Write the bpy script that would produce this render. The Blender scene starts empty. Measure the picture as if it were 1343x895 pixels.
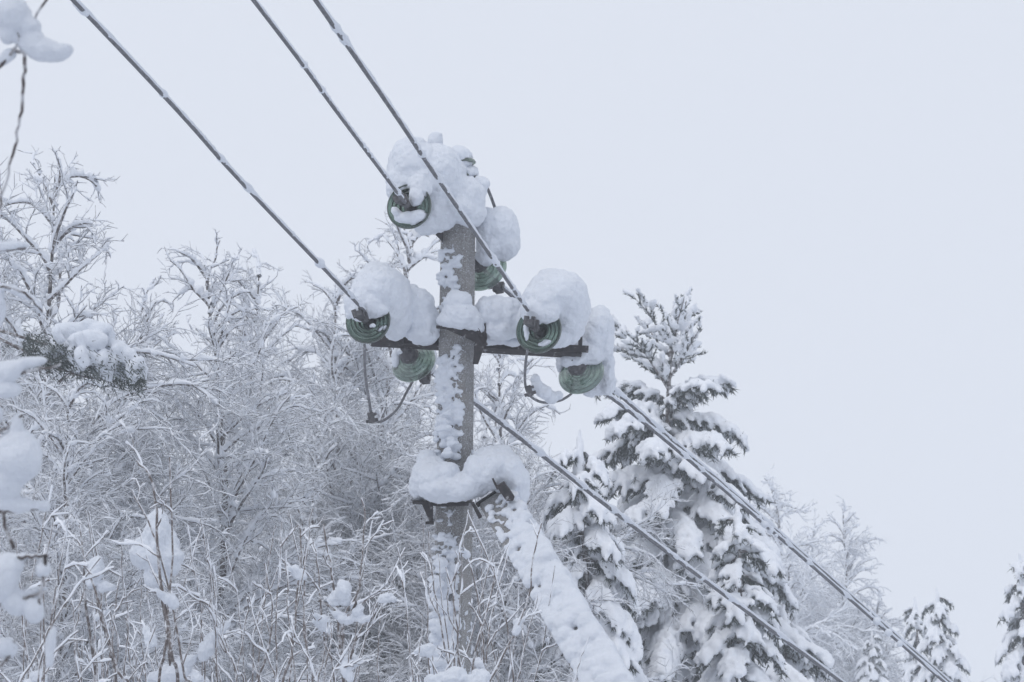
import bpy, math, random
import numpy as np
from mathutils import Vector, Matrix

# ------------------------------------------------------------------ basics
rng = np.random.default_rng(11)
random.seed(5)
SC = bpy.context.scene
COL = SC.collection
PITCH = math.radians(20)
CAM = np.array([0.0, 0.0, 1.6])
FPX = 1343 * 85 / 36.0
FW = np.array([0, math.cos(PITCH), math.sin(PITCH)])
UP = np.array([0, -math.sin(PITCH), math.cos(PITCH)])
RT = np.array([1.0, 0, 0])
D0 = 13.5                                    # distance of the pole
GS = 1.0 / (FPX / D0)                        # metres per photo pixel at the pole

def P(px, py, d=D0):
    return CAM + RT * ((px - 671.5) / FPX * d) - UP * ((py - 447.5) / FPX * d) + FW * d

def norm(v):
    return v / np.maximum(np.linalg.norm(v, axis=-1, keepdims=True), 1e-9)

def ground_z(x, y):
    return 0.08 * np.clip(y, 0, 60) * 0.9 + 0.02 * np.clip(y - 60, 0, 400)

# ------------------------------------------------------------------ materials
def new_mat(name):
    m = bpy.data.materials.new(name); m.use_nodes = True
    nt = m.node_tree; b = nt.nodes['Principled BSDF']
    return m, nt, b

def noise_node(nt, scale, detail=4, rough=.6, coord='Object'):
    tc = nt.nodes.new('ShaderNodeTexCoord'); n = nt.nodes.new('ShaderNodeTexNoise')
    n.inputs['Scale'].default_value = scale; n.inputs['Detail'].default_value = detail
    n.inputs['Roughness'].default_value = rough
    nt.links.new(tc.outputs[coord], n.inputs['Vector'])
    return n

def ramp(nt, src, stops):
    r = nt.nodes.new('ShaderNodeValToRGB')
    el = r.color_ramp.elements
    while len(el) < len(stops): el.new(.5)
    for e, (p, c) in zip(el, stops):
        e.position = p; e.color = (*c, 1)
    nt.links.new(src, r.inputs['Fac'])
    return r

def bump(nt, b, src, dist, strength=1.0, prev=None):
    n = nt.nodes.new('ShaderNodeBump'); n.inputs['Distance'].default_value = dist
    n.inputs['Strength'].default_value = strength
    nt.links.new(src, n.inputs['Height'])
    if prev: nt.links.new(prev.outputs[0], n.inputs['Normal'])
    nt.links.new(n.outputs[0], b.inputs['Normal'])
    return n

def snow_mat(name, near=True, col=(.80, .81, .83)):
    m, nt, b = new_mat(name)
    b.inputs['Roughness'].default_value = .9
    b.inputs['Specular IOR Level'].default_value = .15
    if near:
        n = noise_node(nt, 5, 6, .65)
        r = ramp(nt, n.outputs['Fac'], [(.3, tuple(c * .95 for c in col)), (.7, tuple(min(1, c * 1.03) for c in col))])
        nt.links.new(r.outputs[0], b.inputs['Base Color'])
        n1 = noise_node(nt, 26, 6, .7); b1 = bump(nt, b, n1.outputs['Fac'], .018, .65)
        n2 = noise_node(nt, 150, 5, .8); bump(nt, b, n2.outputs['Fac'], .005, .6, b1)
    else:
        b.inputs['Base Color'].default_value = (*col, 1)
        n1 = noise_node(nt, 30, 3, .7); bump(nt, b, n1.outputs['Fac'], .02, .5)
    return m

def plain(name, stops, scale, rough=.8, bdist=.003, metal=0, detail=5):
    m, nt, b = new_mat(name)
    n = noise_node(nt, scale, detail)
    r = ramp(nt, n.outputs['Fac'], stops)
    nt.links.new(r.outputs[0], b.inputs['Base Color'])
    b.inputs['Roughness'].default_value = rough; b.inputs['Metallic'].default_value = metal
    n2 = noise_node(nt, scale * 4, 4); bump(nt, b, n2.outputs['Fac'], bdist)
    return m

M = {}
M['snow'] = snow_mat('lumpy_snow', True, (.79, .82, .875))
M['frost'] = snow_mat('tree_snow', False, (.86, .88, .92))
M['bark'] = plain('twig_bark', [(.3, (.05, .042, .04)), (.48, (.13, .11, .105)), (.60, (.55, .55, .57))], 30)
M['shoot'] = plain('shoot_bark', [(.3, (.09, .075, .07)), (.5, (.2, .17, .16)), (.62, (.65, .65, .67))], 45)
M['needle'] = plain('needles', [(.3, (.025, .034, .03)), (.55, (.07, .085, .078)), (.7, (.42, .44, .46))], 14)
M['iron'] = plain('weathered_iron', [(.35, (.018, .016, .018)), (.6, (.045, .038, .04)), (.72, (.45, .45, .47))], 28, .65, .003)
M['steel'] = plain('dark_hardware', [(.3, (.05, .05, .055)), (.62, (.14, .135, .14)), (.74, (.5, .5, .52))], 55, .6, .003, .3)
M['wire'] = plain('aluminium_strand', [(.3, (.12, .12, .13)), (.62, (.22, .22, .235)), (.72, (.45, .46, .48))], 60, .9, .004, 0)

def concrete():
    m, nt, b = new_mat('frosted_concrete')
    n = noise_node(nt, 7, 7, .7); r = ramp(nt, n.outputs['Fac'], [(.3, (.16, .15, .14)), (.5, (.25, .235, .22)), (.75, (.36, .34, .32))])
    sp = noise_node(nt, 130, 6, .8); spr = ramp(nt, sp.outputs['Fac'], [(.42, (0, 0, 0)), (.66, (.8, .8, .8))])
    big = noise_node(nt, 6, 3, .6); bigr = ramp(nt, big.outputs['Fac'], [(.28, (.25, .25, .25)), (.58, (1, 1, 1))])
    mu = nt.nodes.new('ShaderNodeMath'); mu.operation = 'MULTIPLY'
    nt.links.new(spr.outputs[0], mu.inputs[0]); nt.links.new(bigr.outputs[0], mu.inputs[1])
    mx = nt.nodes.new('ShaderNodeMix'); mx.data_type = 'RGBA'
    nt.links.new(mu.outputs[0], mx.inputs['Factor'])
    nt.links.new(r.outputs[0], mx.inputs[6]); mx.inputs[7].default_value = (.7, .71, .74, 1)
    nt.links.new(mx.outputs[2], b.inputs['Base Color'])
    b.inputs['Roughness'].default_value = .9
    b1 = bump(nt, b, mu.outputs[0], .006, .8); n3 = noise_node(nt, 140, 4); bump(nt, b, n3.outputs['Fac'], .003, .6, b1)
    return m
M['concrete'] = concrete()

def birch_bark():
    m, nt, b = new_mat('birch_bark')
    tc = nt.nodes.new('ShaderNodeTexCoord'); mp = nt.nodes.new('ShaderNodeMapping'); mp.inputs['Scale'].default_value = (3, 3, 9)
    n = nt.nodes.new('ShaderNodeTexNoise'); n.inputs['Scale'].default_value = 1.6; n.inputs['Detail'].default_value = 6
    nt.links.new(tc.outputs['Object'], mp.inputs[0]); nt.links.new(mp.outputs[0], n.inputs['Vector'])
    r = ramp(nt, n.outputs['Fac'], [(.42, (.07, .06, .06)), (.55, (.18, .165, .16)), (.68, (.5, .49, .48))])
    nt.links.new(r.outputs[0], b.inputs['Base Color']); b.inputs['Roughness'].default_value = .86
    return m
M['birch'] = birch_bark()

def glass():
    m, nt, b = new_mat('green_glass')
    b.inputs['Base Color'].default_value = (.27, .37, .305, 1)
    b.inputs['Roughness'].default_value = .06
    b.inputs['IOR'].default_value = 1.5
    b.inputs['Transmission Weight'].default_value = .85
    b.inputs['Coat Weight'].default_value = 1.0; b.inputs['Coat Roughness'].default_value = .04
    return m
M['glass'] = glass()

# ------------------------------------------------------------------ mesh helpers
def make_mesh(name, v, f, smooth=True):
    """v (N,3), f (M,k) integer array of same-size faces"""
    v = np.asarray(v, np.float32); f = np.asarray(f, np.int32)
    me = bpy.data.meshes.new(name)
    me.vertices.add(len(v)); me.vertices.foreach_set('co', v.ravel())
    k = f.shape[1]
    me.loops.add(f.size); me.loops.foreach_set('vertex_index', f.ravel())
    me.polygons.add(len(f)); me.polygons.foreach_set('loop_start', np.arange(0, f.size, k, dtype=np.int32))
    me.polygons.foreach_set('use_smooth', np.full(len(f), smooth, dtype=bool))
    me.update(calc_edges=True)
    return me

def link(name, me, mat, parent=None, loc=None):
    if mat is not None and not me.materials: me.materials.append(mat)
    o = bpy.data.objects.new(name, me); COL.objects.link(o)
    if loc is not None: o.location = loc
    if parent is not None: o.parent = parent
    return o

def thing(name, label, cat, loc=(0, 0, 0), group=None):
    o = bpy.data.objects.new(name, None); COL.objects.link(o)
    o.location = [float(c) for c in loc]; o.empty_display_size = .2
    o['label'] = label; o['category'] = cat
    if group: o['group'] = group
    return o

def tag(o, label, cat, group=None):
    o['label'] = label; o['category'] = cat
    if group: o['group'] = group
    return o

def frames(pts):
    """tangent + two perpendiculars for (N,K,3)"""
    T = np.empty_like(pts)
    T[:, 1:-1] = pts[:, 2:] - pts[:, :-2]; T[:, 0] = pts[:, 1] - pts[:, 0]; T[:, -1] = pts[:, -1] - pts[:, -2]
    T = norm(T)
    ref = np.broadcast_to(np.array([.35, .2, .91]), T.shape)
    A = norm(np.cross(T, ref)); B = np.cross(T, A)
    return T, A, B

def tubes(pts, rad, sides=3, phase=None):
    pts = np.asarray(pts, float); rad = np.asarray(rad, float)
    N, K, _ = pts.shape
    T, A, B = frames(pts)
    a = np.arange(sides) * 2 * math.pi / sides
    if phase is None: phase = np.zeros(N)
    ang = a[None, None, :] + phase[:, None, None]
    c, s = np.cos(ang)[..., None], np.sin(ang)[..., None]
    v = pts[:, :, None, :] + rad[:, :, None, None] * (A[:, :, None, :] * c + B[:, :, None, :] * s)
    idx = np.arange(N * K * sides).reshape(N, K, sides)
    nx = np.roll(idx, -1, axis=2)
    f = np.stack([idx[:, :-1], nx[:, :-1], nx[:, 1:], idx[:, 1:]], -1).reshape(-1, 4)
    return v.reshape(-1, 3), f

def merge(parts):
    vs, fs, o = [], [], 0
    for v, f in parts:
        vs.append(v); fs.append(f + o); o += len(v)
    return np.concatenate(vs), np.concatenate(fs)

_ico = {}
def ico(sub):
    if sub in _ico: return _ico[sub]
    import bmesh
    bm = bmesh.new(); bmesh.ops.create_icosphere(bm, subdivisions=sub, radius=1.0)
    v = np.array([x.co[:] for x in bm.verts]); f = np.array([[q.index for q in p.verts] for p in bm.faces])
    bm.free(); _ico[sub] = (v, f); return _ico[sub]

def blobs(cen, rad, axes=None, sub=2, lump=.0):
    """ellipsoids: cen (N,3) rad (N,3) axes (N,3,3) rows are the axis directions"""
    tv, tf = ico(sub)
    cen = np.asarray(cen, float); rad = np.asarray(rad, float)
    if rad.ndim == 1: rad = np.repeat(rad[:, None], 3, 1)
    N = len(cen)
    if axes is None: axes = np.broadcast_to(np.eye(3), (N, 3, 3))
    loc = tv[None] * rad[:, None, :]
    if lump:
        k = rng.normal(size=(N, 3, 3)) * 2.2; ph = rng.uniform(0, 6.28, (N, 3))
        w = np.sin(np.einsum('vj,nij->nvi', tv, k) + ph[:, None, :]).sum(-1)
        loc = loc * (1 + lump * w[..., None])
    v = np.einsum('nvi,nij->nvj', loc, axes) + cen[:, None, :]
    f = tf[None] + (np.arange(N) * len(tv))[:, None, None]
    return v.reshape(-1, 3), f.reshape(-1, 3)

_tex = {}
def cloud(size, depth=3):
    k = (size, depth)
    if k not in _tex:
        t = bpy.data.textures.new('lump_%d' % int(size * 1000), 'CLOUDS'); t.noise_scale = size; t.noise_depth = depth
        _tex[k] = t
    return _tex[k]

def fuse(name, v, f, voxel, smooth=3, disp=((.06, .01),)):
    """voxel union of many blobs, smoothed and gently lumped -> mesh"""
    me = make_mesh(name + '_raw', v, f)
    o = bpy.data.objects.new(name, me); COL.objects.link(o)
    r = o.modifiers.new('r', 'REMESH'); r.mode = 'VOXEL'; r.voxel_size = voxel; r.use_smooth_shade = True
    if smooth:
        s = o.modifiers.new('s', 'SMOOTH'); s.factor = .5; s.iterations = smooth
    for size, st in disp:
        d = o.modifiers.new('d', 'DISPLACE'); d.texture = cloud(size); d.strength = st; d.mid_level = .5; d.texture_coords = 'LOCAL'
    dg = bpy.context.evaluated_depsgraph_get()
    out = bpy.data.meshes.new_from_object(o.evaluated_get(dg))
    bpy.data.objects.remove(o); bpy.data.meshes.remove(me)
    out.name = name
    out.polygons.foreach_set('use_smooth', np.ones(len(out.polygons), dtype=bool))
    return out

def components(n, edges):
    lab = np.arange(n)
    while True:
        m = np.minimum(lab[edges[:, 0]], lab[edges[:, 1]]); new = lab.copy()
        np.minimum.at(new, edges[:, 0], m); np.minimum.at(new, edges[:, 1], m); new = new[new]
        if (new == lab).all(): return lab
        lab = new

def link_pieces(name, me, mat, parent, minv=60):
    """one object per separate lump of snow"""
    v = np.empty(len(me.vertices) * 3, np.float32); me.vertices.foreach_get('co', v); v = v.reshape(-1, 3)
    me.calc_loop_triangles(); f = np.empty(len(me.loop_triangles) * 3, np.int32); me.loop_triangles.foreach_get('vertices', f); f = f.reshape(-1, 3)
    lab = components(len(v), np.concatenate([f[:, :2], f[:, 1:]]))
    for l in np.unique(lab):
        k = lab == l
        if k.sum() < minv: continue
        idx = np.cumsum(k) - 1; ff = idx[f[k[f[:, 0]]]]
        c = v[k].mean(0); link(name, make_mesh(name, v[k] - c, ff), mat, parent, c)
    bpy.data.meshes.remove(me)

def smoothline(pts, n):
    """Catmull-Rom through points -> n samples"""
    p = np.asarray(pts, float)
    p = np.concatenate([[2 * p[0] - p[1]], p, [2 * p[-1] - p[-2]]])
    m = len(p) - 3; u = np.linspace(0, m - 1e-6, n); i = u.astype(int); t = (u - i)[:, None]
    a, b, c, d = p[i], p[i + 1], p[i + 2], p[i + 3]
    return .5 * (2 * b + (c - a) * t + (2 * a - 5 * b + 4 * c - d) * t * t + (-a + 3 * b - 3 * c + d) * t ** 3)

def prism(poly, a, b):
    """polygon points (in world) extruded by vector -> bmesh-free box-like mesh; triangulated"""
    poly = np.asarray(poly, float); ext = np.asarray(b, float)
    n = len(poly); v = np.concatenate([poly - ext * a, poly + ext * (1 - a)])
    f = []
    for i in range(1, n - 1):
        f.append([0, i + 1, i]); f.append([n, n + i, n + i + 1])
    for i in range(n):
        j = (i + 1) % n; f.append([i, j, n + j]); f.append([i, n + j, n + i])
    return v, np.array(f)

def obox(c, ax, half):
    """oriented box; ax rows = axes"""
    c = np.asarray(c, float); ax = np.asarray(ax, float); h = np.asarray(half, float)
    s = np.array([[x, y, z] for x in (-1, 1) for y in (-1, 1) for z in (-1, 1)], float)
    v = c + (s * h) @ ax
    f = np.array([[0, 1, 3, 2], [4, 6, 7, 5], [0, 4, 5, 1], [2, 3, 7, 6], [0, 2, 6, 4], [1, 5, 7, 3]])
    return v, f

def bevel_link(name, v, f, mat, parent, origin, width=.004):
    me = make_mesh(name, np.asarray(v) - origin, f, False)
    o = link(name, me, mat, parent)
    m = o.modifiers.new('bevel', 'BEVEL'); m.width = width; m.segments = 2; m.limit_method = 'ANGLE'
    return o

# ------------------------------------------------------------------ world, light, camera
w = bpy.data.worlds.new('World'); SC.world = w; w.use_nodes = True
nt = w.node_tree; bg = nt.nodes['Background']; out = nt.nodes['World Output']
sky = nt.nodes.new('ShaderNodeTexSky'); sky.sky_type = 'NISHITA'; sky.sun_disc = False
SUN_EL, SUN_ROT = math.radians(48), math.radians(215)
sky.sun_elevation = SUN_EL; sky.sun_rotation = SUN_ROT; sky.dust_density = 3
nt.links.new(sky.outputs[0], bg.inputs['Color']); bg.inputs['Strength'].default_value = .06
bg2 = nt.nodes.new('ShaderNodeBackground')                 # the closed cloud layer
bg2.inputs['Color'].default_value = (.725, .765, .85, 1); bg2.inputs['Strength'].default_value = 1.10
mixs = nt.nodes.new('ShaderNodeMixShader'); mixs.inputs[0].default_value = .93
nt.links.new(bg.outputs[0], mixs.inputs[1]); nt.links.new(bg2.outputs[0], mixs.inputs[2])
nt.links.new(mixs.outputs[0], out.inputs['Surface'])

sl = bpy.data.lights.new('sun', 'SUN'); sl.energy = .75; sl.angle = math.radians(45); sl.color = (1, .97, .94)
so = bpy.data.objects.new('sun', sl); COL.objects.link(so)
# towards the sun: left, behind the camera, high
sd = Vector((-math.sin(math.radians(35)) * math.cos(SUN_EL), -math.cos(math.radians(35)) * math.cos(SUN_EL), math.sin(SUN_EL)))
so.rotation_euler = sd.to_track_quat('Z', 'Y').to_euler()

cd = bpy.data.cameras.new('camera'); cam = bpy.data.objects.new('camera', cd); COL.objects.link(cam)
cam.location = CAM; cam.rotation_euler = (math.pi / 2 + PITCH, 0, 0)
cd.lens = 85; cd.sensor_width = 36; cd.clip_end = 3000; cd.clip_start = .05
cd.dof.use_dof = True; cd.dof.focus_distance = 13.4; cd.dof.aperture_fstop = 9
SC.camera = cam
SC.view_settings.view_transform = 'Standard'; SC.view_settings.look = 'None'
SC.view_settings.exposure = 0; SC.view_settings.gamma = 1
SC.cycles.use_denoising = True
SC.cycles.max_bounces = 14; SC.cycles.diffuse_bounces = 6; SC.cycles.volume_bounces = 2
SC.cycles.transmission_bounces = 14; SC.cycles.transparent_max_bounces = 8
SC.cycles.caustics_reflective = False; SC.cycles.caustics_refractive = False

# ------------------------------------------------------------------ ground
def ground():
    xs = np.concatenate([-np.geomspace(600, 4, 24), np.linspace(-3, 3, 5), np.geomspace(4, 600, 24)])
    ys = np.concatenate([-np.geomspace(600, 4, 16), np.linspace(-3, 60, 40), np.geomspace(65, 900, 16)])
    X, Y = np.meshgrid(xs, ys)
    Z = ground_z(X, Y) + .12 * np.sin(X * .7 + 1) * np.cos(Y * .5) + .25 * np.sin(X * .09) * np.sin(Y * .13)
    v = np.stack([X, Y, Z], -1).reshape(-1, 3); n = len(xs); m = len(ys)
    i = np.arange(n * m).reshape(m, n)
    f = np.stack([i[:-1, :-1], i[:-1, 1:], i[1:, 1:], i[1:, :-1]], -1).reshape(-1, 4)
    o = link('ground', make_mesh('ground', v, f), M['snow']); o['kind'] = 'structure'
ground()

# ------------------------------------------------------------------ haze
def haze():
    c = np.array([0, 340.0, 18]); h = np.array([1200.0, 1700, 21.5])
    v, f = obox(c, np.eye(3), h)
    v[:, 2] = np.where(v[:, 2] > 10, 31.0, -2.0)
    m = bpy.data.materials.new('winter_haze'); m.use_nodes = True; nt = m.node_tree
    nt.nodes.remove(nt.nodes['Principled BSDF'])
    pv = nt.nodes.new('ShaderNodeVolumePrincipled')
    pv.inputs['Color'].default_value = (.93, .955, .985, 1); pv.inputs['Density'].default_value = HAZE
    nt.links.new(pv.outputs[0], nt.nodes['Material Output'].inputs['Volume'])
    m.cycles.homogeneous_volume = True if hasattr(m.cycles, 'homogeneous_volume') else None
    o = link('haze', make_mesh('haze', v, f, False), m); o['kind'] = 'stuff'
    o['label'] = 'pale winter haze that fades the far trees'; o['category'] = 'haze'
HAZE = .0042

# ================================================================== THE POLE
YAW = math.radians(21)
FN = np.array([-math.sin(YAW), -math.cos(YAW), 0])       # front face normal (towards the near wires)
SN = np.array([math.cos(YAW), -math.sin(YAW), 0])        # right side normal
pole_top = P(601, 288, D0 + .09); pole_mid = P(592.5, 895, D0 + .0)
# work the shaft out as a slightly tapering post, standing (almost) upright
pole_base = pole_mid + (pole_mid - pole_top) * 1.0
gz = float(ground_z(0, pole_base[1])) - .3
tt = (gz - pole_top[2]) / (pole_mid[2] - pole_top[2]); pole_base = pole_top + (pole_mid - pole_top) * tt
POLE_O = np.array([pole_base[0], pole_base[1], gz + .3])
pole = thing('utility_pole', 'square frosted concrete power line pole crusted with snow, carrying a steel cross arm', 'utility pole', POLE_O)

def post(a, b, ha, hb, fn, sn, chamfer, seg=1):
    """four-sided post with chamfered corners from a (top) to b (bottom)"""
    vs = []
    for k in range(seg + 1):
        t = k / seg; c = a + (b - a) * t; h = ha + (hb - ha) * t; q = h - chamfer
        for x, y in ((-h, q), (-q, h), (q, h), (h, q), (h, -q), (q, -h), (-q, -h), (-h, -q)):
            vs.append(c + sn * x + fn * y)
    vs = np.array(vs); fs = []
    for k in range(seg):
        for i in range(8):
            j = (i + 1) % 8; fs.append([k * 8 + i, k * 8 + j, k * 8 + 8 + j, k * 8 + 8 + i])
    tri = [[0, 1, 2, 3], [0, 3, 4, 7], [7, 4, 5, 6]]
    return vs, np.array(fs + tri + [[p + seg * 8 for p in q[::-1]] for q in tri])

HA, HB = .079, .079 + .0085 * tt
v, f = post(pole_top, pole_base, HA, HB, FN, SN, .018)
link('shaft', make_mesh('shaft', v - POLE_O, f, False), M['concrete'], pole)

def pole_at(py):
    """pole centre at photo row py"""
    u = (py - 288) / (895 - 288); c = pole_top + (pole_mid - pole_top) * u
    return c, HA + (HB - HA) * (u / tt)

# crust of wind-packed snow on the front faces
def crust():
    cen, rad, ax = [], [], []
    A = np.array([SN, FN, [0, 0, 1.0]])
    rows = []
    for py in np.arange(322, 900, 2.2):
        c, h = pole_at(py)
        if 425 < py < 462 or 640 < py < 668: continue
        dens = np.interp(py, [300, 330, 380, 430, 470, 500, 650, 690, 720, 760, 900], [.25, .7, .95, .5, .9, 1, .35, .6, .85, 1, 1])
        big = np.interp(py, [300, 350, 420, 470, 560, 620, 680, 730, 800, 900], [.5, .8, .8, .9, 1.3, 1.2, .6, .9, 1.5, 1.5])
        for k in range(6):
            if rng.random() > dens * .8: continue
            x = rng.uniform(-1.0, .8) if py > 440 else rng.uniform(-.9, .55)
            if x > .6 and rng.random() < .5: continue
            r = rng.choice([rng.uniform(.005, .013), rng.uniform(.015, .027)], p=[.68, .32]) * big * .9
            cen.append(c + SN * x * h + FN * (h + r * rng.uniform(-.2, .8))); rad.append([r * rng.uniform(1.0, 1.45), r * rng.uniform(.7, .95), r * rng.uniform(.65, .95)]); ax.append(A)
        for _k in range(2):                    # powder on the right side face and the bare edge of the front
            if rng.random() > dens * .75: continue
            x = rng.uniform(-.9, .8); r = rng.uniform(.003, .009) * big
            cen.append(c + FN * x * h + SN * h); rad.append([r * .5, r * 1.2, r * 1.2]); ax.append(A)
            r = rng.uniform(.003, .007) * big
            cen.append(c + SN * rng.uniform(.3, .95) * h + FN * h); rad.append([r * 1.2, r * .5, r * 1.2]); ax.append(A)
    main = len(cen)
    for _ in range(4200):
        py = rng.uniform(300, 900); c, h = pole_at(py)
        if rng.random() < .6: cen.append(c + SN * rng.uniform(-.95, .95) * h + FN * h)
        else: cen.append(c + FN * rng.uniform(-.9, .9) * h + SN * h)
        r = rng.uniform(.0008, .0024); rad.append([r * 1.3, r * 1.1, r * .9]); ax.append(A)
    sp = (cen[main:], rad[main:]); del cen[main:], rad[main:], ax[main:]
    # bulging ledges low on the left
    for px, py, r in ((578, 740, .045), (570, 765, .05), (580, 795, .05), (573, 820, .055), (588, 845, .05), (572, 870, .06), (592, 888, .05), (578, 700, .03),
                      (583, 560, .035), (596, 575, .035), (584, 590, .04), (582, 520, .026), (590, 540, .026)):
        c, h = pole_at(py)
        for q in range(5):
            cen.append(P(px + rng.normal() * 5, py + rng.normal() * 5, D0 - h - .02)); s = r * rng.uniform(.45, .8); rad.append([s * 1.25, s * .7, s * .7]); ax.append(A)
    v, f = blobs(cen, rad, ax, 2)
    me = fuse('snow_crust', v - POLE_O, f, .005, 2, ((.03, .010), (.012, .004)))
    link_pieces('snow_crust', me, M['snow'], pole, 150)
    v, f = blobs(np.array(sp[0]) - POLE_O, sp[1], None, 1)
    o = link('frost_specks', make_mesh('frost_specks', v, f), M['snow'], pole); o['kind'] = 'stuff'
crust()

# ---- cross arm: an angle-iron running left-right behind the insulators
arm_l, arm_r = P(486, 448, D0 + .10), P(763, 464, D0 + .10)
AX = norm(arm_r - arm_l); AY = norm(np.cross([0, 0, 1.0], AX)); AZ = np.cross(AX, AY)     # along, back, up
arm_c = (arm_l + arm_r) / 2; arm_h = np.linalg.norm(arm_r - arm_l) / 2
v1, f1 = obox(arm_c + AZ * .024, [AX, AY, AZ], [arm_h, .005, .024])
v2, f2 = obox(arm_c + AY * .047 + AZ * .004, [AX, AY, AZ], [arm_h - .001, .041, .004])
arm = bevel_link('cross_arm', *merge([(v1, f1), (v2, f2)]), M['iron'], pole, POLE_O, .002)
v1, f1 = obox(arm_r - AX * .012 + AZ * .075 - AY * .02, [AX, AY, AZ], [.011, .018, .09])
bevel_link('end_post', v1, f1, M['iron'], pole, POLE_O, .002)
v1, f1 = obox(arm_r - AX * .035 + AZ * .012 - AY * .045, [AX, AY, AZ], [.07, .005, .02])
bevel_link('end_plate', v1, f1, M['iron'], pole, POLE_O, .002)
v1, f1 = obox(P(527, 441, D0 + .07), [AX, AY, AZ], [.012, .012, .05])
bevel_link('arm_bolt', v1, f1, M['iron'], pole, POLE_O, .002)
# clamp round the pole that holds the arm
c, h = pole_at(432)
v1, f1 = obox(c + FN * (h + .006), [SN, FN, [0, 0, 1]], [h + .03, .004, .005])
v2, f2 = obox(c + SN * (h + .024) + FN * .0, [SN, FN, [0, 0, 1]], [.004, h + .03, .006])
bevel_link('pole_clamp', *merge([(v1, f1), (v2, f2)]), M['iron'], pole, POLE_O, .002)
v1, f1 = prism([P(626, 428, D0 - .14), P(637, 424, D0 - .14), P(639, 444, D0 - .14), P(627, 478, D0 - .14), P(620, 478, D0 - .14), P(624, 450, D0 - .14)], 0, FW * .05)
bevel_link('clamp_bracket', v1, f1, M['iron'], pole, POLE_O, .002)
v1, f1 = prism([P(572, 427, D0 - .16), P(628, 431, D0 - .18), P(640, 452, D0 - .14), (P(636, 455, D0 - .14)), P(624, 435, D0 - .18), P(572, 431, D0 - .16)], 0, FW * .03)
bevel_link('clamp_strap', v1, f1, M['iron'], pole, POLE_O, .002)
# top bracket 
v1, f1 = prism([P(571, 308, D0 - .02), P(581, 300, D0 - .02), P(581, 318, D0 - .02)], 0, FW * .08)
bevel_link('top_bracket', v1, f1, M['iron'], pole, POLE_O, .002)

# ---- lower plate and knee bracket
c, h = pole_at(660)
v1, f1 = prism([P(541, 657, D0 - .19), P(580, 661, D0 - .2), P(618, 660, D0 - .2), P(618, 663.5, D0 - .2), P(580, 665, D0 - .2), P(541, 661, D0 - .19)], 0, FW * .28)
bevel_link('seat_plate', v1, f1, M['iron'], pole, POLE_O, .002)
v1, f1 = prism([P(553, 661, D0 - .12), P(568, 662, D0 - .12), P(568, 688, D0 - .12), P(565, 688, D0 - .12)], 0, FW * .02)
bevel_link('gusset', v1, f1, M['iron'], pole, POLE_O, .002)
v1, f1 = tubes([[P(558, 686, D0 - .14), P(563, 686, D0 - .14), P(569, 686, D0 - .14)]], [[.009] * 3], 8)
link('bolt', make_mesh('bolt', v1 - POLE_O, f1), M['iron'], pole)
v1, f1 = tubes([[P(562, 650, D0 - .22), P(564, 660, D0 - .22), P(566, 668, D0 - .22)]], [[.009] * 3], 8)
link('bolt', make_mesh('bolt', v1 - POLE_O, f1), M['iron'], pole)

# ================================================================== THE STRUT
s_top, s_bot = P(656, 664, D0 - .16), P(793, 900, 12.0)
SD = norm(s_bot - s_top)
s_fn = norm(-FW - SD * np.dot(-FW, SD)); s_sn = np.cross(s_fn, SD)
if s_sn[0] < 0: s_sn = -s_sn
k = (s_top[2] - (ground_z(0, 11) - .3)) / -(SD[2]); s_base = s_top + SD * k
ST_O = np.array([s_base[0], s_base[1], float(ground_z(0, s_base[1]))])
strut = thing('brace_pole', 'slanting concrete brace post leaning against the pole, buried in lumpy snow', 'brace', ST_O)
v, f = post(s_top, s_base, .092, .11, s_fn, s_sn, .012)
link('shaft', make_mesh('shaft', v - ST_O, f, False), M['concrete'], strut)
v1, f1 = obox(P(642, 652, D0 - .19), [s_sn, s_fn, -SD], [.085, .015, .005])
bevel_link('cap_plate', v1, f1, M['iron'], strut, ST_O, .002)
v1, f1 = obox(P(662, 646.5, D0 - .26), norm(np.array([s_sn, s_fn, -SD])), [.042, .03, .034])
bevel_link('end_box', P(0, 0) * 0 + prism([P(651, 638, D0 - .4), P(661, 632.5, D0 - .4), P(675, 652, D0 - .4), P(673, 657, D0 - .4), P(664, 657.5, D0 - .4)], 0, FW * .1)[0],
           prism([P(651, 638, 1)] * 5, 0, FW)[1], M['iron'], strut, ST_O, .003)
v1, f1 = tubes([[P(646, 627.5, D0 - .4), P(649, 634, D0 - .4), P(653, 642, D0 - .4)]], [[.005, .006, .006]], 6)
link('bolt', make_mesh('bolt', v1 - ST_O, f1), M['iron'], strut)
v1, f1 = prism([P(618, 661, D0 - .26), P(621, 660, D0 - .26), P(632, 679, D0 - .26), P(628, 681, D0 - .26)], 0, FW * .12)
bevel_link('side_strap', v1, f1, M['iron'], strut, ST_O, .002)

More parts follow.
